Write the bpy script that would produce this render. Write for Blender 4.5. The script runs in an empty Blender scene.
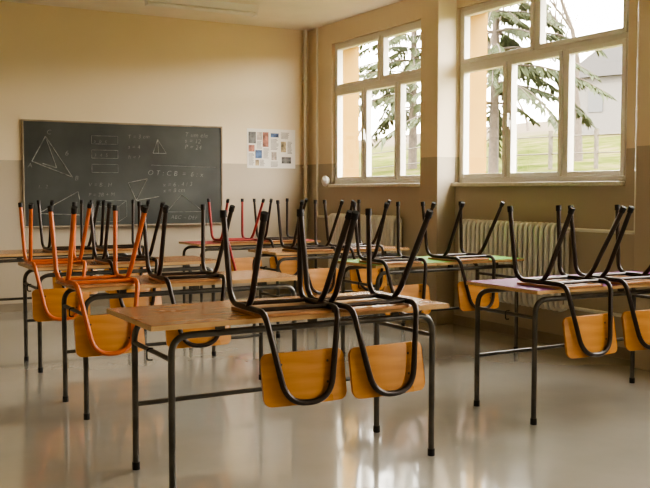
import bpy, math, random
from mathutils import Vector, Matrix, noise
random.seed(4)
scene=bpy.context.scene
COL=scene.collection
try:
    scene.view_settings.view_transform='AgX'
    scene.view_settings.look='AgX - Medium High Contrast'
except Exception as ex: print('look',ex)
# ------------------------------------------------------------ materials
def new_mat(name):
    m=bpy.data.materials.new(name); m.use_nodes=True
    nt=m.node_tree; b=nt.nodes['Principled BSDF']
    return m,nt,b
def simple(name,col,rough=.5,metal=0,noise_amt=0.0,scale=8,bump=0,coat=0,spec=.5):
    m,nt,b=new_mat(name)
    b.inputs['Roughness'].default_value=rough
    b.inputs['Metallic'].default_value=metal
    b.inputs['Coat Weight'].default_value=coat
    b.inputs['Specular IOR Level'].default_value=spec
    tc=nt.nodes.new('ShaderNodeTexCoord')
    n=nt.nodes.new('ShaderNodeTexNoise'); n.inputs['Scale'].default_value=scale; n.inputs['Detail'].default_value=5
    nt.links.new(tc.outputs['Object'],n.inputs['Vector'])
    r=nt.nodes.new('ShaderNodeValToRGB')
    r.color_ramp.elements[0].position=.3; r.color_ramp.elements[1].position=.7
    r.color_ramp.elements[0].color=(*[c*(1-noise_amt) for c in col],1)
    r.color_ramp.elements[1].color=(*[min(1,c*(1+noise_amt)) for c in col],1)
    nt.links.new(n.outputs['Fac'],r.inputs['Fac'])
    nt.links.new(r.outputs['Color'],b.inputs['Base Color'])
    if bump:
        bp=nt.nodes.new('ShaderNodeBump'); bp.inputs['Strength'].default_value=bump
        bp.inputs['Distance'].default_value=.01
        nt.links.new(n.outputs['Fac'],bp.inputs['Height']); nt.links.new(bp.outputs['Normal'],b.inputs['Normal'])
    return m
def wood(name,c1,c2,rough=.3,stretch=(1.5,22,22),coat=.3):
    m,nt,b=new_mat(name)
    tc=nt.nodes.new('ShaderNodeTexCoord'); mp=nt.nodes.new('ShaderNodeMapping')
    mp.inputs['Scale'].default_value=stretch
    n=nt.nodes.new('ShaderNodeTexNoise'); n.inputs['Scale'].default_value=1.6; n.inputs['Detail'].default_value=7; n.inputs['Distortion'].default_value=.6
    n2=nt.nodes.new('ShaderNodeTexNoise'); n2.inputs['Scale'].default_value=5; n2.inputs['Detail'].default_value=6
    nt.links.new(tc.outputs['Object'],mp.inputs['Vector']); nt.links.new(mp.outputs['Vector'],n.inputs['Vector'])
    nt.links.new(tc.outputs['Object'],n2.inputs['Vector'])
    r=nt.nodes.new('ShaderNodeValToRGB')
    r.color_ramp.elements[0].position=.32; r.color_ramp.elements[1].position=.68
    r.color_ramp.elements[0].color=(*c1,1); r.color_ramp.elements[1].color=(*c2,1)
    nt.links.new(n.outputs['Fac'],r.inputs['Fac']); nt.links.new(r.outputs['Color'],b.inputs['Base Color'])
    mr=nt.nodes.new('ShaderNodeMapRange'); mr.inputs['To Min'].default_value=rough*.6; mr.inputs['To Max'].default_value=rough*1.5
    nt.links.new(n2.outputs['Fac'],mr.inputs['Value']); nt.links.new(mr.outputs['Result'],b.inputs['Roughness'])
    b.inputs['Coat Weight'].default_value=coat; b.inputs['Coat Roughness'].default_value=.15
    return m
def wall_mat(name,upper,lower,h):
    m,nt,b=new_mat(name)
    b.inputs['Roughness'].default_value=.55
    g=nt.nodes.new('ShaderNodeNewGeometry'); s=nt.nodes.new('ShaderNodeSeparateXYZ')
    nt.links.new(g.outputs['Position'],s.inputs['Vector'])
    gt=nt.nodes.new('ShaderNodeMath'); gt.operation='GREATER_THAN'; gt.inputs[1].default_value=h
    nt.links.new(s.outputs['Z'],gt.inputs[0])
    mx=nt.nodes.new('ShaderNodeMix'); mx.data_type='RGBA'
    mx.inputs[6].default_value=(*lower,1); mx.inputs[7].default_value=(*upper,1)
    nt.links.new(gt.outputs[0],mx.inputs[0])
    n=nt.nodes.new('ShaderNodeTexNoise'); n.inputs['Scale'].default_value=1.3; n.inputs['Detail'].default_value=6
    nt.links.new(g.outputs['Position'],n.inputs['Vector'])
    mr=nt.nodes.new('ShaderNodeMapRange'); mr.inputs['To Min'].default_value=.93; mr.inputs['To Max'].default_value=1.05
    nt.links.new(n.outputs['Fac'],mr.inputs['Value'])
    mu=nt.nodes.new('ShaderNodeMix'); mu.data_type='RGBA'; mu.blend_type='MULTIPLY'; mu.inputs[0].default_value=1
    nt.links.new(mx.outputs[2],mu.inputs[6]); nt.links.new(mr.outputs['Result'],mu.inputs[7])
    nt.links.new(mu.outputs[2],b.inputs['Base Color'])
    n2=nt.nodes.new('ShaderNodeTexNoise'); n2.inputs['Scale'].default_value=40
    nt.links.new(g.outputs['Position'],n2.inputs['Vector'])
    bp=nt.nodes.new('ShaderNodeBump'); bp.inputs['Strength'].default_value=.12; bp.inputs['Distance'].default_value=.004
    nt.links.new(n2.outputs['Fac'],bp.inputs['Height']); nt.links.new(bp.outputs['Normal'],b.inputs['Normal'])
    return m
M_wall=wall_mat('wall_paint',(.80,.68,.49),(.49,.42,.315),1.63)
M_ceil=simple('ceiling_paint',(.88,.83,.75),.7,0,.03,3)
M_facade=simple('yellow_facade_plaster',(.32,.18,.022),.8,0,.06,6)
M_base=simple('baseboard_paint',(.30,.25,.18),.4,0,.1)
M_pvc=simple('white_window_frame',(.83,.81,.76),.35,0,.02)
M_pipe=simple('cream_pipe_paint',(.83,.80,.72),.35,0,.03)
M_rad=simple('radiator_enamel',(.88,.87,.83),.35,0,.02)
M_sill=simple('window_sill_stone',(.76,.71,.60),.35,0,.08,30)
M_dark=simple('dark_steel_tube',(.035,.024,.018),.28,.35,.3,12)
M_grey=simple('grey_steel_tube',(.095,.088,.075),.35,.5,.3,10)
M_orange=simple('orange_painted_tube',(.60,.14,.03),.35,0,.15,15)
M_red=simple('red_painted_tube',(.34,.03,.03),.35,0,.15,15)
M_rubber=simple('black_rubber',(.012,.011,.010),.7)
M_ply=wood('plywood_orange',(.46,.19,.033),(.61,.28,.06),.28,(1.2,14,14))
M_seat=wood('plywood_seat_brown',(.36,.15,.055),(.52,.25,.10),.3,(14,1.2,14))
M_top=wood('brown_desk_laminate',(.34,.145,.05),(.47,.225,.085),.22,(1.2,14,14),.15)
M_toppurple=simple('purple_desk_laminate',(.20,.04,.16),.5,0,.15,4,spec=.12)
M_topgreen=simple('green_desk_laminate',(.17,.42,.08),.5,0,.1,4,spec=.2)
M_topred=simple('red_desk_laminate',(.42,.07,.07),.4,0,.1,4)
M_edge=wood('beech_edging',(.50,.30,.12),(.60,.38,.17),.4)
M_board=simple('chalkboard_green_black',(.040,.046,.041),.5,0,.6,1.8)
M_boardframe=simple('chalkboard_frame',(.30,.24,.17),.5,0,.2)
M_chalk=simple('chalk',(.25,.26,.245),.9,0,.45,25)
M_paper=simple('poster_paper',(.84,.81,.75),.6)
M_bark=simple('tree_bark',(.045,.034,.024),.9,0,.4,10)
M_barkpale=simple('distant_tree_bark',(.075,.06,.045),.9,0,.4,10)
M_needle=simple('conifer_needles',(.026,.036,.011),.85,0,.4,3)
M_fence=simple('weathered_wood',(.06,.05,.035),.9,0,.3)
M_house=simple('house_plaster',(.075,.07,.065),.9,0,.08)
M_roof=simple('roof_tiles',(.035,.033,.033),.9,0,.2,20)
M_darkglass=simple('dark_house_window',(.012,.014,.016),.2)
M_white=simple('white_enamel',(.84,.83,.80),.4)
# floor
m,nt,b=new_mat('polished_linoleum_floor'); M_floor=m
tc=nt.nodes.new('ShaderNodeTexCoord')
n=nt.nodes.new('ShaderNodeTexNoise'); n.inputs['Scale'].default_value=.9; n.inputs['Detail'].default_value=8; n.inputs['Roughness'].default_value=.6
nt.links.new(tc.outputs['Object'],n.inputs['Vector'])
r=nt.nodes.new('ShaderNodeValToRGB'); r.color_ramp.elements[0].position=.3; r.color_ramp.elements[1].position=.72
r.color_ramp.elements[0].color=(.35,.328,.28,1); r.color_ramp.elements[1].color=(.43,.405,.35,1)
nt.links.new(n.outputs['Fac'],r.inputs['Fac']); nt.links.new(r.outputs['Color'],b.inputs['Base Color'])
n2=nt.nodes.new('ShaderNodeTexNoise'); n2.inputs['Scale'].default_value=3; n2.inputs['Detail'].default_value=8
nt.links.new(tc.outputs['Object'],n2.inputs['Vector'])
mr=nt.nodes.new('ShaderNodeMapRange'); mr.inputs['From Min'].default_value=.3; mr.inputs['From Max'].default_value=.7
mr.inputs['To Min'].default_value=.08; mr.inputs['To Max'].default_value=.19
nt.links.new(n2.outputs['Fac'],mr.inputs['Value']); nt.links.new(mr.outputs['Result'],b.inputs['Roughness'])
bp=nt.nodes.new('ShaderNodeBump'); bp.inputs['Strength'].default_value=.035; bp.inputs['Distance'].default_value=.02
nt.links.new(n.outputs['Fac'],bp.inputs['Height']); nt.links.new(bp.outputs['Normal'],b.inputs['Normal'])
b.inputs['Coat Weight'].default_value=.65; b.inputs['Coat Roughness'].default_value=.06
# glass
m=bpy.data.materials.new('window_glass'); m.use_nodes=True; M_glass=m; nt=m.node_tree; nt.nodes.clear()
o=nt.nodes.new('ShaderNodeOutputMaterial'); mx=nt.nodes.new('ShaderNodeMixShader'); t=nt.nodes.new('ShaderNodeBsdfTransparent'); g=nt.nodes.new('ShaderNodeBsdfGlossy')
g.inputs['Roughness'].default_value=.02; mx.inputs[0].default_value=.06
nt.links.new(t.outputs[0],mx.inputs[1]); nt.links.new(g.outputs[0],mx.inputs[2]); nt.links.new(mx.outputs[0],o.inputs['Surface'])
# ground
m,nt,b=new_mat('hillside_grass'); M_grass=m
g=nt.nodes.new('ShaderNodeNewGeometry')
n=nt.nodes.new('ShaderNodeTexNoise'); n.inputs['Scale'].default_value=.6; n.inputs['Detail'].default_value=10; n.inputs['Roughness'].default_value=.8
nt.links.new(g.outputs['Position'],n.inputs['Vector'])
r=nt.nodes.new('ShaderNodeValToRGB'); cr=r.color_ramp
cr.elements[0].position=.38; cr.elements[0].color=(.022,.031,.006,1); cr.elements[1].position=.62; cr.elements[1].color=(.11,.088,.043,1)
e=cr.elements.new(.5); e.color=(.058,.066,.015,1)
nt.links.new(n.outputs['Fac'],r.inputs['Fac'])
s=nt.nodes.new('ShaderNodeSeparateXYZ'); nt.links.new(g.outputs['Position'],s.inputs['Vector'])
mr=nt.nodes.new('ShaderNodeMapRange'); mr.inputs['From Min'].default_value=3.8; mr.inputs['From Max'].default_value=6
nt.links.new(s.outputs['Z'],mr.inputs['Value'])
mx=nt.nodes.new('ShaderNodeMix'); mx.data_type='RGBA'; mx.inputs[7].default_value=(.09,.074,.054,1)
nt.links.new(mr.outputs['Result'],mx.inputs[0]); nt.links.new(r.outputs['Color'],mx.inputs[6]); nt.links.new(mx.outputs[2],b.inputs['Base Color'])
b.inputs['Roughness'].default_value=1; b.inputs['Specular IOR Level'].default_value=0.0

# ------------------------------------------------------------ mesh builder
class MB:
    def __init__(s): s.v=[]; s.f=[]; s.m=[]; s.sm=[]
    def add(s,vs,fs,mi=0,smooth=False):
        o=len(s.v); s.v+= [tuple(v) for v in vs]
        for f in fs: s.f.append(tuple(i+o for i in f)); s.m.append(mi); s.sm.append(smooth)
    def box(s,x0,x1,y0,y1,z0,z1,mi=0):
        vs=[(x0,y0,z0),(x1,y0,z0),(x1,y1,z0),(x0,y1,z0),(x0,y0,z1),(x1,y0,z1),(x1,y1,z1),(x0,y1,z1)]
        s.add(vs,[(3,2,1,0),(4,5,6,7),(0,1,5,4),(1,2,6,5),(2,3,7,6),(3,0,4,7)],mi)
    def tube(s,pts,r,seg=10,mi=0,closed=False,r1=None):
        pts=[Vector(p) for p in pts]; n=len(pts); rings=[]
        up=None
        for i,p in enumerate(pts):
            if closed: t=(pts[(i+1)%n]-pts[i-1]).normalized()
            elif i==0: t=(pts[1]-pts[0]).normalized()
            elif i==n-1: t=(pts[-1]-pts[-2]).normalized()
            else: t=((pts[i+1]-p).normalized()+(p-pts[i-1]).normalized()).normalized()
            if up is None:
                up=Vector((0,0,1)) if abs(t.z)<.9 else Vector((1,0,0))
            a=(up-t*up.dot(t)).normalized(); up=a; bb=t.cross(a)
            rr=r if r1 is None else r+(r1-r)*i/(n-1)
            rings.append([p+(a*math.cos(2*math.pi*k/seg)+bb*math.sin(2*math.pi*k/seg))*rr for k in range(seg)])
        vs=[v for rg in rings for v in rg]; fs=[]
        for i in range(n if closed else n-1):
            j=(i+1)%n
            for k in range(seg):
                fs.append((i*seg+k,i*seg+(k+1)%seg,j*seg+(k+1)%seg,j*seg+k))
        s.add(vs,fs,mi,True)
        if not closed:
            s.add(rings[0],[tuple(range(seg))[::-1]],mi); s.add(rings[-1],[tuple(range(seg))],mi)
    def prism(s,outline,z0,z1,mi=0):
        n=len(outline)
        s.add([(x,y,z0) for x,y in outline]+[(x,y,z1) for x,y in outline],
              [tuple(range(n))[::-1],tuple(range(n,2*n))]+[(i,(i+1)%n,n+(i+1)%n,n+i) for i in range(n)],mi)
    def mesh(s,name,mats):
        me=bpy.data.meshes.new(name); me.from_pydata(s.v,[],s.f)
        for mt in mats: me.materials.append(mt)
        for p,mi,sm in zip(me.polygons,s.m,s.sm): p.material_index=mi; p.use_smooth=sm
        me.update(); return me
def obj(name,me,parent=None,loc=(0,0,0),rz=0,bevel=0):
    o=bpy.data.objects.new(name,me); COL.objects.link(o); o.location=loc; o.rotation_euler=(0,0,rz)
    if parent: o.parent=parent
    if bevel:
        md=o.modifiers.new('bevel','BEVEL'); md.width=bevel; md.segments=2; md.limit_method='ANGLE'
    return o
def empty(name,loc=(0,0,0),rz=0):
    e=bpy.data.objects.new(name,None); COL.objects.link(e); e.location=loc; e.rotation_euler=(0,0,rz); e.empty_display_size=.1
    return e
def fillet(pts,rad,n=7,closed=False):
    pts=[Vector(p) for p in pts]; N=len(pts); out=[]
    rads=rad if isinstance(rad,(list,tuple)) else [rad]*N
    for i in range(N):
        if not closed and i in (0,N-1): out.append(pts[i]); continue
        p=pts[i]; a=pts[i-1]; c=pts[(i+1)%N]
        d=min(rads[i],(a-p).length*.48,(c-p).length*.48)
        A=p+(a-p).normalized()*d; C=p+(c-p).normalized()*d
        for k in range(n+1):
            t=k/n
            q=A*(1-t)**2+p*2*t*(1-t)+C*t*t
            out.append(q)
    return out
def rrect(w,h,r,n=5):
    o=[]
    for cx,cy,a0 in ((w/2-r,h/2-r,0),(-w/2+r,h/2-r,90),(-w/2+r,-h/2+r,180),(w/2-r,-h/2+r,270)):
        for k in range(n+1):
            a=math.radians(a0+90*k/n); o.append((cx+r*math.cos(a),cy+r*math.sin(a)))
    return o
# ------------------------------------------------------------ room
XL,XR,YN,YB,H=-2.2,5.45,-1.8,10.1,3.30
b=MB(); b.box(XL-.2,XR+.4,YN-.2,YB+.2,-.2,0); obj('floor',b.mesh('floor',[M_floor]))
b=MB(); b.box(XL-.2,XR+.4,YN-.2,YB+.2,H,H+.25); obj('ceiling',b.mesh('ceiling',[M_ceil]))
b=MB(); b.box(XL-.2,XR+.15,YB,YB+.2,0,H); obj('wall_back',b.mesh('wall_back',[M_wall]))
b=MB(); b.box(XL-.2,XR+.15,YN-.2,YN,0,H); obj('wall_front',b.mesh('wall_front',[M_wall]))
b=MB(); b.box(XL-.2,XL,YN,YB,0,H); obj('wall_left',b.mesh('wall_left',[M_wall]))
WZ0,WZ1=1.38,3.06
wins=[(7.45,9.50),(4.95,7.08),(2.25,4.38),(-.45,1.68)]
b=MB()
def strip(x0,x1,mi):
    b.box(x0,x1,YN-.2,YB+.2,0,WZ0,mi); b.box(x0,x1,YN-.2,YB+.2,WZ1,H,mi)
    ys=[YB+.2]
    for a,c in wins: ys+= [c,a]
    ys.append(YN-.2)
    for i in range(0,len(ys),2): b.box(x0,x1,ys[i+1],ys[i],WZ0,WZ1,mi)
strip(XR,XR+.15,0); strip(XR+.151,XR+.38,1)
obj('wall_right',b.mesh('wall_right',[M_wall,M_facade]))
for i,(y0,y1) in enumerate([(7.08,7.37),(4.38,4.66),(1.68,1.96)]):
    b=MB(); b.box(5.23,XR-.001,y0,y1,0,H-.001); obj('pilaster',b.mesh('pilaster',[M_wall]),bevel=.008)
b=MB(); b.box(XL,XR,YB-.015,YB-.0005,0.0005,.09); obj('baseboard_back',b.mesh('bb',[M_base]))
b=MB(); b.box(XL+.0005,XL+.015,YN,YB-.016,0.0005,.09); obj('baseboard_left',b.mesh('bb',[M_base]))
b=MB(); 
ys=[YN,1.68,1.96,4.38,4.66,7.08,7.37,YB-.016]
for i in range(0,8,2): b.box(XR-.015,XR-.0005,ys[i],ys[i+1],0.0005,.09)
obj('baseboard_right',b.mesh('bb',[M_base]))
# windows
GX=XR+.075
for wi,(y0,y1) in enumerate(wins):
    e=empty('window_%d'%(wi+1),(GX,(y0+y1)/2,WZ0))
    w=y1-y0; h=WZ1-WZ0; fr=.055; TR=1.12  # transom height above sill
    b=MB(); d=.035
    y_0,y_1=-w/2+.001,w/2-.001
    b.box(-d,d,y_0,y_0+fr,.001,h-.001); b.box(-d,d,y_1-fr,y_1,.001,h-.001)
    b.box(-d,d,y_0+fr,y_1-fr,.001,fr); b.box(-d,d,y_0+fr,y_1-fr,h-fr,h-.001)
    b.box(-d,d,y_0+fr,y_1-fr,TR-.035,TR+.035)
    b.box(-d,d,-.035,.035,TR+.035,h-fr)
    for k in (1,2): 
        yy=y_0+(y_1-y_0)*k/3; b.box(-d,d,yy-.03,yy+.03,fr,TR-.035)
    obj('outer_frame',b.mesh('outer_frame',[M_pvc]),e,bevel=.004)
    b=MB(); gl=MB(); hd=MB()
    cells=[]
    for k in range(3):
        a=y_0+(y_1-y_0)*k/3+(fr if k==0 else .03); c=y_0+(y_1-y_0)*(k+1)/3-(fr if k==2 else .03)
        cells.append((a,c,fr,TR-.035))
    cells+=[(y_0+fr,-.035,TR+.035,h-fr),(.035,y_1-fr,TR+.035,h-fr)]
    sf=.042
    for ci,(a,c,z0,z1) in enumerate(cells):
        a-=.012;c+=.012;z0-=.012;z1+=.012
        b.box(-.05,.02,a,a+sf,z0,z1); b.box(-.05,.02,c-sf,c,z0,z1)
        b.box(-.05,.02,a+sf,c-sf,z0,z0+sf); b.box(-.05,.02,a+sf,c-sf,z1-sf,z1)
        gl.box(-.008,-.004,a+sf-.005,c-sf+.005,z0+sf-.005,z1-sf+.005)
        if ci in (1,):
            hd.box(-.062,-.05,c-.035,c-.012,.48,.56); hd.box(-.085,-.062,c-.03,c-.016,.5,.62); 
    obj('sash_frames',b.mesh('sash_frames',[M_pvc]),e,bevel=.005)
    obj('glass_panes',gl.mesh('glass',[M_glass]),e)
    obj('handle',hd.mesh('handle',[M_white]),e,bevel=.003)
    b=MB(); b.box(XR-.055,XR-.001,y0-.0+.001,y1-.001,WZ0-.035,WZ0+.0)
    obj('trim_%d'%(wi+1),b.mesh('sill',[M_sill]),bevel=.006)
# ------------------------------------------------------------ radiators
def radiator(y0,y1,pipes):
    L=y1-y0; n=int(L/.062)
    e=empty('radiator',(XR-.085,(y0+y1)/2,.32)); b=MB(); hh=.70
    for i in range(n):
        y=-L/2+(i+.5)*L/n
        lp=fillet([(-.052,y,0),(-.052,y,hh),(.052,y,hh),(.052,y,0)],.05,4,True)
        b.tube(lp,.019,8,closed=True)
        b.tube([(0,y,.03),(0,y,hh-.03)],.013,6)
    b.tube([(0,-L/2-.02,.02),(0,L/2+.02,.02)],.022,8); b.tube([(0,-L/2-.02,hh-.02),(0,L/2+.02,hh-.02)],.022,8)
    for y in (-L/2+.15,L/2-.15): b.box(.04,.0845,y-.015,y+.015,hh-.12,hh-.09); b.box(.04,.0845,y-.015,y+.015,.1,.13)
    obj('ribs',b.mesh('ribs',[M_rad]),e)
    p=MB()
    for path in pipes: p.tube(fillet(path,.05,5),.014,8)
    if pipes: obj('supply_pipe',p.mesh('pipe',[M_pipe]),e,loc=(-e.location.x,-e.location.y,-e.location.z))
PX=XR-.05
radiator(5.50,6.85,[[(PX-.035,5.5,.99),(PX-.035,4.80,.99),(PX-.0,4.80,.99),(PX,4.80,3.29)],[(PX-.035,5.5,.35),(PX-.035,4.74,.35),(PX,4.74,.35),(PX,4.74,.01)]])
radiator(7.95,9.35,[[(PX-.035,9.34,.99),(PX-.035,9.78,.99),(PX,9.78,.99),(PX,9.78,3.29)],[(PX-.035,9.34,.35),(PX-.035,9.78,.35),(PX-.035,9.78,.01)]])
radiator(2.7,4.0,[[(PX-.035,2.7,.35),(PX-.035,2.5,.35),(PX-.035,2.5,.01)]])
b=MB(); b.tube([(0,0,.001),(0,0,3.298)],.022,10)
for z in (.5,1.6,2.7): b.tube([(0,0,z-.015),(0,0,z+.015)],.028,10); b.box(-.006,.006,0,.069,z-.006,z+.006)
obj('heating_pipe',b.mesh('pipe',[M_pipe]),loc=(5.37,10.03,0))
# small round white object of unknown kind, modelled as fixed to the wall
b=MB(); b.tube([(0,0,0),(-.03,0,0)],.05,20); b.tube([(-.03,0,0),(-.05,0,0)],.065,24); b.tube([(-.05,0,0),(-.075,0,0)],.065,24,r1=.03)
obj('round_wall_fitting',b.mesh('round_fitting',[M_white]),loc=(XR-.001,9.60,1.42))
# ceiling lamps
def lamp(x,y):
    e=empty('ceiling_fluorescent_lamp',(x,y,H))
    b=MB(); b.add([(-.62,-.09,-.001),(.62,-.09,-.001),(.62,.09,-.001),(-.62,.09,-.001),(-.62,-.05,-.07),(.62,-.05,-.07),(.62,.05,-.07),(-.62,.05,-.07)],
      [(0,1,2,3),(7,6,5,4),(0,4,5,1),(1,5,6,2),(2,6,7,3),(3,7,4,0)])
    obj('housing',b.mesh('h',[M_white]),e,bevel=.004)
    b=MB()
    for yy in (-.03,.03): b.tube([(-.59,yy,-.088),(.59,yy,-.088)],.014,10)
    for xx in (-.6,.6): b.box(xx-.012,xx+.012,-.05,.05,-.105,-.068)
    obj('tubes',b.mesh('t',[M_white]),e)
for x in (3.62,.6):
    for y in (9.05,5.9,2.8): lamp(x,y)
# ------------------------------------------------------------ chalkboard
e=empty('chalkboard',(1.97,YB-.001,.92)); BW,BH=2.28,1.13
b=MB(); b.box(0,BW,-.02,0,0,BH); obj('board_panel',b.mesh('p',[M_board]),e)
b=MB(); f=.018
b.box(-f,BW+f,-.03,0,-f,0); b.box(-f,BW+f,-.03,0,BH,BH+f); b.box(-f,0,-.03,0,0,BH); b.box(BW,BW+f,-.03,0,0,BH)
b.box(.2,BW-.2,-.075,-.03,-f,-.008)
obj('board_frame',b.mesh('f',[M_boardframe]),e,bevel=.003)
b=MB()
def chalk(pts,closed=False,r=.0045):
    P=[(x*BW,-.0215,z*BH) for x,z in pts]
    if closed: P.append(P[0])
    for p,q in zip(P,P[1:]): b.tube([p,q],r,4)
chalk([(.10,.86),(.035,.62),(.225,.47)],True,.0055); chalk([(.10,.86),(.15,.56)]); chalk([(.15,.56),(.085,.60)])
chalk([(.06,.12),(.25,.33),(.27,.10)],True)
for k,z in enumerate((.88,.74,.60)): chalk([(.32,z),(.45,z),(.45,z-.08),(.32,z-.08)],True,.0025)
chalk([(.50,.42),(.54,.24),(.60,.46),(.50,.42)]); chalk([(.545,.24),(.66,.28)])
chalk([(.63,.72),(.655,.86),(.70,.72)],True); chalk([(.655,.86),(.66,.72)],r=.003)
chalk([(.62,.60),(.97,.585)],r=.002)
chalk([(.70,.12),(.78,.30),(.90,.12)],True,.003)
chalk([(.33,.18),(.45,.18),(.49,.24),(.49,.08),(.45,.03),(.33,.03),(.33,.18),(.37,.24),(.49,.24)],r=.003); chalk([(.45,.18),(.45,.03)],r=.003)
obj('chalk_lines',b.mesh('cl',[M_chalk]),e)
def ctext(t,x,z,s):
    cu=bpy.data.curves.new('chalk_text','FONT'); cu.body=t; cu.size=s*.9; cu.offset=-.0012; cu.extrude=.0004; cu.space_character=1.1; cu.shear=.2
    cu.materials.append(M_chalk); o=bpy.data.objects.new('chalk_text',cu); COL.objects.link(o); o.parent=e
    o.location=(x*BW,-.0212,z*BH); o.rotation_euler=(math.pi/2,random.uniform(-.05,.05),0)
ctext('C',.105,.88,.08);ctext('A',.015,.56,.08);ctext('B',.235,.44,.08);ctext('6',.19,.68,.09)
ctext('T = 3 cm',.50,.86,.07);ctext('a = 4',.50,.76,.07);ctext('h = ?',.50,.66,.07)
ctext('T um ele\ns = 12\nP = 24',.80,.90,.08)
ctext('O T : C B  =  6 : x',.60,.50,.09)
ctext('x = 6 . 4 / 3\nx = 8 cm',.68,.38,.075)
ctext('V = B . H',.30,.38,.07);ctext('P = 2B + M',.30,.28,.065);ctext('a  b  c',.33,.81,.06);ctext('3  4  5',.33,.67,.06)
ctext('1.  2.',.06,.36,.06);ctext('ABC ~ DEF',.72,.05,.07)
# ------------------------------------------------------------ poster
e=empty('wall_poster',(4.60,YB-.002,1.58)); b=MB(); b.box(0,.66,-.003,0,0,.48); obj('sheet',b.mesh('s',[M_paper]),e)
cols=[(.07,.13,.28),(.42,.17,.12),(.15,.15,.15),(.42,.32,.18),(.12,.10,.10),(.45,.38,.32)]
pm=[simple('poster_print_%d'%i,c,.6,0,.75,16) for i,c in enumerate(cols)]
b=MB(); rr=random.Random(3)
def pic(x0,x1,z0,z1,m): b.box(x0,x1,-.0038,-.0031,z0,z1,m)
def txt(x0,x1,z0,z1):
    z=z1
    while z>z0:
        pic(x0,x1-rr.random()*.3*(x1-x0),z-.0055,z,4); z-=.014
pic(.02,.12,.30,.44,2); pic(.13,.20,.34,.44,5); txt(.13,.20,.24,.33); pic(.02,.10,.20,.28,1); txt(.02,.10,.03,.18)
pic(.11,.20,.12,.22,0); pic(.11,.16,.03,.10,3); txt(.17,.24,.03,.10); pic(.21,.29,.26,.44,1); txt(.22,.30,.12,.24)
pic(.32,.43,.38,.43,0); txt(.32,.43,.22,.36); pic(.33,.40,.10,.20,5); txt(.32,.43,.02,.08)
txt(.46,.60,.36,.44); pic(.46,.53,.20,.33,3); txt(.55,.62,.18,.33); pic(.47,.60,.06,.14,2)
obj('printed_pictures',b.mesh('pp',pm),e)
# ------------------------------------------------------------ chair mesh
R=.0135
def chair_meshes():
    b=MB(); zr=.0275
    path=[(-.198,.225,.45),(-.178,.185,zr),(-.178,-.205,zr),(-.105,-.275,-.365),(.105,-.275,-.365),(.178,-.205,zr),(.178,.185,zr),(.198,.225,.45)]
    b.tube(fillet(path,[0,.075,.06,.11,.11,.06,.075,0],8),R,10)
    for sx in (-1,1):
        b.tube(fillet([(sx*.204,-.265,.45),(sx*.180,-.07,zr+.05),(sx*.178,-.02,zr+.004)],.05,4),R,10)
    b.tube([(-.178,.12,zr),(.178,.12,zr)],.010,8); b.tube([(-.178,-.12,zr),(.178,-.12,zr)],.010,8)
    fr=b
    c=MB()
    for sx in (-1,1):
        for p,q in (((sx*.198,.225,.45),(sx*.178,.185,zr)),((sx*.204,-.265,.45),(sx*.180,-.07,zr+.05))):
            p=Vector(p);q=Vector(q);t=(p-q).normalized(); c.tube([p-t*.028,p+t*.006],.0165,10)
    s=MB(); s.prism(rrect(.375,.37,.05),0.0,.013)
    s.v=[(x,y+.015,z) for x,y,z in s.v]
    # backrest
    k=MB(); W,z0,z1,rc=.40,-.375,-.150,.035; N=24; top=[];ring=[]
    def F(x,z): return -.205-.070*((zr-z)/(zr+.365)) +R+.001+.35*x*x
    vs=[];fs=[]
    xs=[-W/2+W*(1-math.cos(math.pi*i/N))/2 for i in range(N+1)]
    for x in xs:
        dx=max(0,abs(x)-(W/2-rc)); dz=rc-math.sqrt(max(0,rc*rc-dx*dx))
        a=z0+dz; c2=z1-dz
        vs+=[(x,F(x,a),a),(x,F(x,c2),c2),(x,F(x,c2)+.011,c2),(x,F(x,a)+.011,a)]
    for i in range(N):
        o=4*i
        for j in range(4): fs.append((o+j,o+4+j,o+4+(j+1)%4,o+(j+1)%4))
    fs.append((3,2,1,0)); fs.append((4*N,4*N+1,4*N+2,4*N+3))
    k.add(vs,fs,0)
    # rivets
    for x,z in ((-.112,-.20),(.112,-.20),(-.105,-.29),(.105,-.29)): 
        k.tube([(x,F(x,z)-.001,z),(x,F(x,z)+.013,z)],.006,8,1)
    return fr,c,s,k
fr,cc,ss,kk=chair_meshes()
FM={n:fr.mesh('chair_frame_'+n,[m]) for n,m in (('dark',M_dark),('orange',M_orange),('red',M_red))}
CM=cc.mesh('chair_feet',[M_rubber]); SM=ss.mesh('chair_seat',[M_seat]); KM=kk.mesh('chair_backrest',[M_ply,M_grey])
TOPZ=.76
def chair(x,yf,kind='dark',rz=0,dy=0):
    e=empty('school_chair',(x,yf+.158+dy,TOPZ+.0005),math.radians(rz))
    obj('tube_frame',FM[kind],e); obj('feet_caps',CM,e); obj('seat',SM,e,bevel=.002); obj('backrest',KM,e,bevel=.002)
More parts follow.
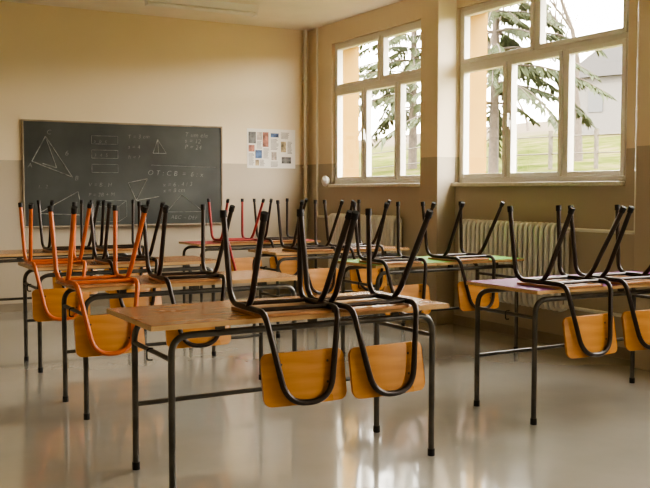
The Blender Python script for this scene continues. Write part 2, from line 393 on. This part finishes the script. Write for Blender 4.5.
# ------------------------------------------------------------ desks
def desk(x,y,topmat,offx=0,L=1.42,D=.58,rz=0):
    e=empty('school_desk',(x,y,0),math.radians(rz)); a,bb,r=.67,.25,.0150; zt=TOPZ-.022
    b=MB()
    for s in (-1,1):
        b.tube(fillet([(-a,s*bb,.012),(-a,s*bb,.70),(a,s*bb,.70),(a,s*bb,.012)],.085,8),r,12)
        for xx in (-.45,0,.45): b.box(xx-.02,xx+.02,s*bb-.008,s*bb+.008,.712,zt)
    for s in (-1,1):
        b.tube([(s*a,-bb,.60),(s*a,bb,.60)],.011,10)
    b.tube([(-a,bb,.31),(a,bb,.31)],.0115,10)
    obj('steel_frame',b.mesh('desk_frame',[M_grey]),e)
    b=MB()
    for s in (-1,1):
        for q in (-1,1): b.tube([(s*a,q*bb,.0005),(s*a,q*bb,.035)],.018,12)
    obj('feet_caps',b.mesh('desk_feet',[M_rubber]),e)
    b=MB(); b.box(-L/2+offx,L/2+offx,-D/2,D/2,zt,TOPZ-.002,1); b.box(-L/2+offx+.003,L/2+offx-.003,-D/2+.003,D/2-.003,TOPZ-.002,TOPZ,0)
    obj('desk_top',b.mesh('desk_top',[topmat,M_edge]),e)
    b=MB(); b.tube(fillet([(-a-.012,-.05,.62),(-a-.04,-.05,.62),(-a-.04,-.05,.57),(-a-.015,-.05,.57)],.015,3),.004,6)
    obj('bag_hook',b.mesh('hook',[M_rubber]),e)
rows=[
 (1.95,3.83,M_top,-.03,1.50,.64),(1.99,5.37,M_top,0,1.42,.58),(2.05,6.87,M_top,0,1.42,.58),(1.98,8.37,M_top,0,1.42,.58),
 (4.14,4.03,M_toppurple,0,1.42,.62),(4.27,5.85,M_topgreen,0,1.42,.58),(4.22,7.40,M_top,0,1.42,.58),(4.10,8.92,M_topred,0,1.42,.58)]
for r_ in rows: desk(*r_)
yf=lambda i: rows[i][1]-rows[i][5]/2
chair(1.845,yf(0),'dark',-2); chair(2.24,yf(0),'dark',2,-.035)
chair(1.42,yf(1),'orange',3); chair(1.97,yf(1),'dark',-2)
chair(1.52,yf(2),'orange',-2); chair(2.05,yf(2),'dark',2)
chair(1.98,yf(3),'dark',2); chair(2.45,yf(3),'dark',-2)
chair(3.76,yf(4),'dark',2); chair(4.24,yf(4),'dark',-1)
chair(3.80,yf(5),'dark',-2); chair(4.45,yf(5),'dark',3)
chair(3.92,yf(6),'dark',0); chair(4.42,yf(6),'dark',3)
chair(3.86,yf(7),'red',2); chair(4.38,yf(7),'dark',-3)
# ------------------------------------------------------------ outdoors
def gz(x,y):
    d=x-6
    z=.85+ .125*max(0,min(d,30)-3) 
    if d>30: z+=(d-30)*.12
    return z+.25*noise.noise(Vector((x*.12,y*.12,0)))*min(1,max(0,d)/6)
b=MB(); NX,NY=70,70; vs=[]
for i in range(NX+1):
    for j in range(NY+1):
        x=5.9+ (i/NX)**1.8*110; y=-40+j/NY*190; vs.append((x,y,gz(x,y)))
fs=[(i*(NY+1)+j,(i+1)*(NY+1)+j,(i+1)*(NY+1)+j+1,i*(NY+1)+j+1) for i in range(NX) for j in range(NY)]
b.add(vs,fs,0,True); obj('hillside_ground',b.mesh('hill',[M_grass]))
def at(dirdeg,Rr): a=math.radians(dirdeg); return Rr*math.sin(a),Rr*math.cos(a)
def conifer(x,y,h,rad,seed,start=.12,dens=2.0):
    rr=random.Random(seed); z=gz(x,y)-.1
    e=empty('conifer_tree',(x,y,z)); t=MB(); t.tube([(0,0,0),(.05,0,h*.5),(0,0,h)],h*.013,8,r1=.02)
    f=MB(); nz=int(h*dens)
    for i in range(nz):
        zz=h*(start+(1-start)*i/nz); L=rad*(1-.85*i/nz)
        for k in range(7):
            a=rr.random()*6.283; l=L*(.55+.6*rr.random()); dr=.25+rr.random()*.3
            pts=[]
            for q in range(6):
                u=q/5; pts.append(Vector((math.cos(a)*l*u,math.sin(a)*l*u,zz-dr*l*u*u+.1*l*u)))
            t.tube(pts,.03,4,r1=.01)
            for q in range(150):
                u=.2+.8*rr.random(); i0=min(4,int(u*5)); p=pts[i0].lerp(pts[i0+1],u*5-i0)
                an=a+rr.choice((-1,1))*(.4+.8*rr.random()); tl=(.10+.20*rr.random())*l*.45*(1.3-u*.6)
                d=Vector((math.cos(an),math.sin(an),-.6-.6*rr.random()))*tl; sd=Vector((-d.y,d.x,0)).normalized()*(.020+.020*rr.random()); up=Vector((0,0,.022))
                f.add([p,p+d*.5+sd,p+d,p+d*.5-sd,p+d*.45+up,p+d*.45-up*1.6],[(0,1,2,3),(0,4,2,5)])
    obj('trunk',t.mesh('t',[M_bark]),e); obj('needles',f.mesh('n',[M_needle]),e)
def bare(x,y,h,seed,mat=None,th=.012):
    rr=random.Random(seed); z=gz(x,y)-.1; e=empty('bare_tree',(x,y,z)); t=MB()
    def br(p,d,l,r,lev):
        pts=[p]; dd=d.copy()
        for q in range(4):
            dd=(dd+Vector((rr.uniform(-.18,.18),rr.uniform(-.18,.18),rr.uniform(-.05,.15)))).normalized(); pts.append(pts[-1]+dd*l/4)
        t.tube(pts,r,5 if lev>1 else 8,r1=r*.6)
        if lev<5:
            for k in range(3 if lev<4 else 2):
                nd=(dd+Vector((rr.uniform(-.7,.7),rr.uniform(-.7,.7),rr.uniform(-.1,.5)))).normalized()
                br(pts[rr.choice((2,3,4,4))],nd,l*.62,r*.62,lev+1)
    br(Vector((0,0,0)),Vector((.05,.05,1)),h*.35,h*th,0)
    obj('branches',t.mesh('b',[mat or M_bark]),e)
x,y=at(39.9,21); conifer(x,y,9.5,2.6,1,.20)
x,y=at(34.9,33); conifer(x,y,13,3.4,2,.18)
x,y=at(45.0,27.5); bare(x,y,8.5,11,None,.015)
x,y=at(38.0,54); bare(x,y,11,9,M_barkpale)
for i in range(8):
    x,y=at(24+i*3.6,76+4*(i%3)); bare(x,y,10,20+i,M_barkpale,.014)
# house
x,y=at(48.3,52); z=gz(x,y)-.3; e=empty('hillside_house',(x,y,z),math.radians(20))
b=MB(); b.box(-3,3,-2.4,2.4,0,3.2); b.box(1.0,1.5,-.25,.25,4.3,5.6); obj('house_walls',b.mesh('w',[M_house]),e)
b=MB(); b.add([(-3.4,-2.9,3.0),(3.4,-2.9,3.0),(3.4,2.9,3.0),(-3.4,2.9,3.0),(-3.2,0,5.0),(3.2,0,5.0)],[(0,1,5,4),(2,3,4,5),(0,4,3),(1,2,5),(3,2,1,0)]); obj('roof',b.mesh('r',[M_roof]),e)
b=MB()
for xx in (-2.2,-.4,1.4): b.box(xx,xx+.8,-2.45,-2.39,1.2,2.3)
for yy in (-1.5,.6): b.box(-3.05,-2.99,yy,yy+.8,1.2,2.3)
obj('house_windows',b.mesh('w',[M_darkglass]),e)
# fence
e=empty('garden_fence',(0,0,0)); b=MB()
P=[Vector((15+.35*i,24-1.25*i,0)) for i in range(18)]
for p in P: z=gz(p.x,p.y); b.box(p.x-.04,p.x+.04,p.y-.04,p.y+.04,z-.1,z+1.0)
for p,q in zip(P,P[1:]):
    for hh in (.4,.85): b.tube([(p.x,p.y,gz(p.x,p.y)+hh),(q.x,q.y,gz(q.x,q.y)+hh)],.018,5)
obj('posts_and_rails',b.mesh('f',[M_fence]),e)
# ------------------------------------------------------------ light
w=bpy.data.worlds.new('World'); scene.world=w; w.use_nodes=True; nt=w.node_tree; bg=nt.nodes['Background']
tc=nt.nodes.new('ShaderNodeTexCoord'); s=nt.nodes.new('ShaderNodeSeparateXYZ'); nt.links.new(tc.outputs['Generated'],s.inputs['Vector'])
r=nt.nodes.new('ShaderNodeValToRGB'); r.color_ramp.elements[0].position=0; r.color_ramp.elements[0].color=(1,.92,.79,1)
r.color_ramp.elements[1].position=.8; r.color_ramp.elements[1].color=(.95,.93,.88,1)
nt.links.new(s.outputs['Z'],r.inputs['Fac']); nt.links.new(r.outputs['Color'],bg.inputs['Color']); bg.inputs['Strength'].default_value=32
for (y0,y1) in wins:
    l=bpy.data.lights.new('window_portal','AREA'); l.shape='RECTANGLE'; l.size=WZ1-WZ0; l.size_y=y1-y0; l.cycles.is_portal=True
    o=bpy.data.objects.new('window_portal',l); COL.objects.link(o); o.location=(XR+.2,(y0+y1)/2,(WZ0+WZ1)/2)
    o.rotation_euler=(0,math.radians(90),0)
l=bpy.data.lights.new('sun','SUN'); l.energy=18; l.angle=.03; l.color=(1,.86,.62); o=bpy.data.objects.new('sun',l); COL.objects.link(o)
o.rotation_euler=Vector((.35,.75,-.5)).to_track_quat('-Z','Y').to_euler()
# ------------------------------------------------------------ camera
cam=bpy.data.cameras.new('camera'); cam.sensor_width=36; cam.lens=50.1; co=bpy.data.objects.new('camera',cam); COL.objects.link(co)
co.location=(0,0,1.31); a=math.radians(29.4); p=math.radians(3.41)
co.rotation_euler=Vector((math.sin(a)*math.cos(p),math.cos(a)*math.cos(p),-math.sin(p))).to_track_quat('-Z','Y').to_euler()
cam.clip_end=500
scene.camera=co
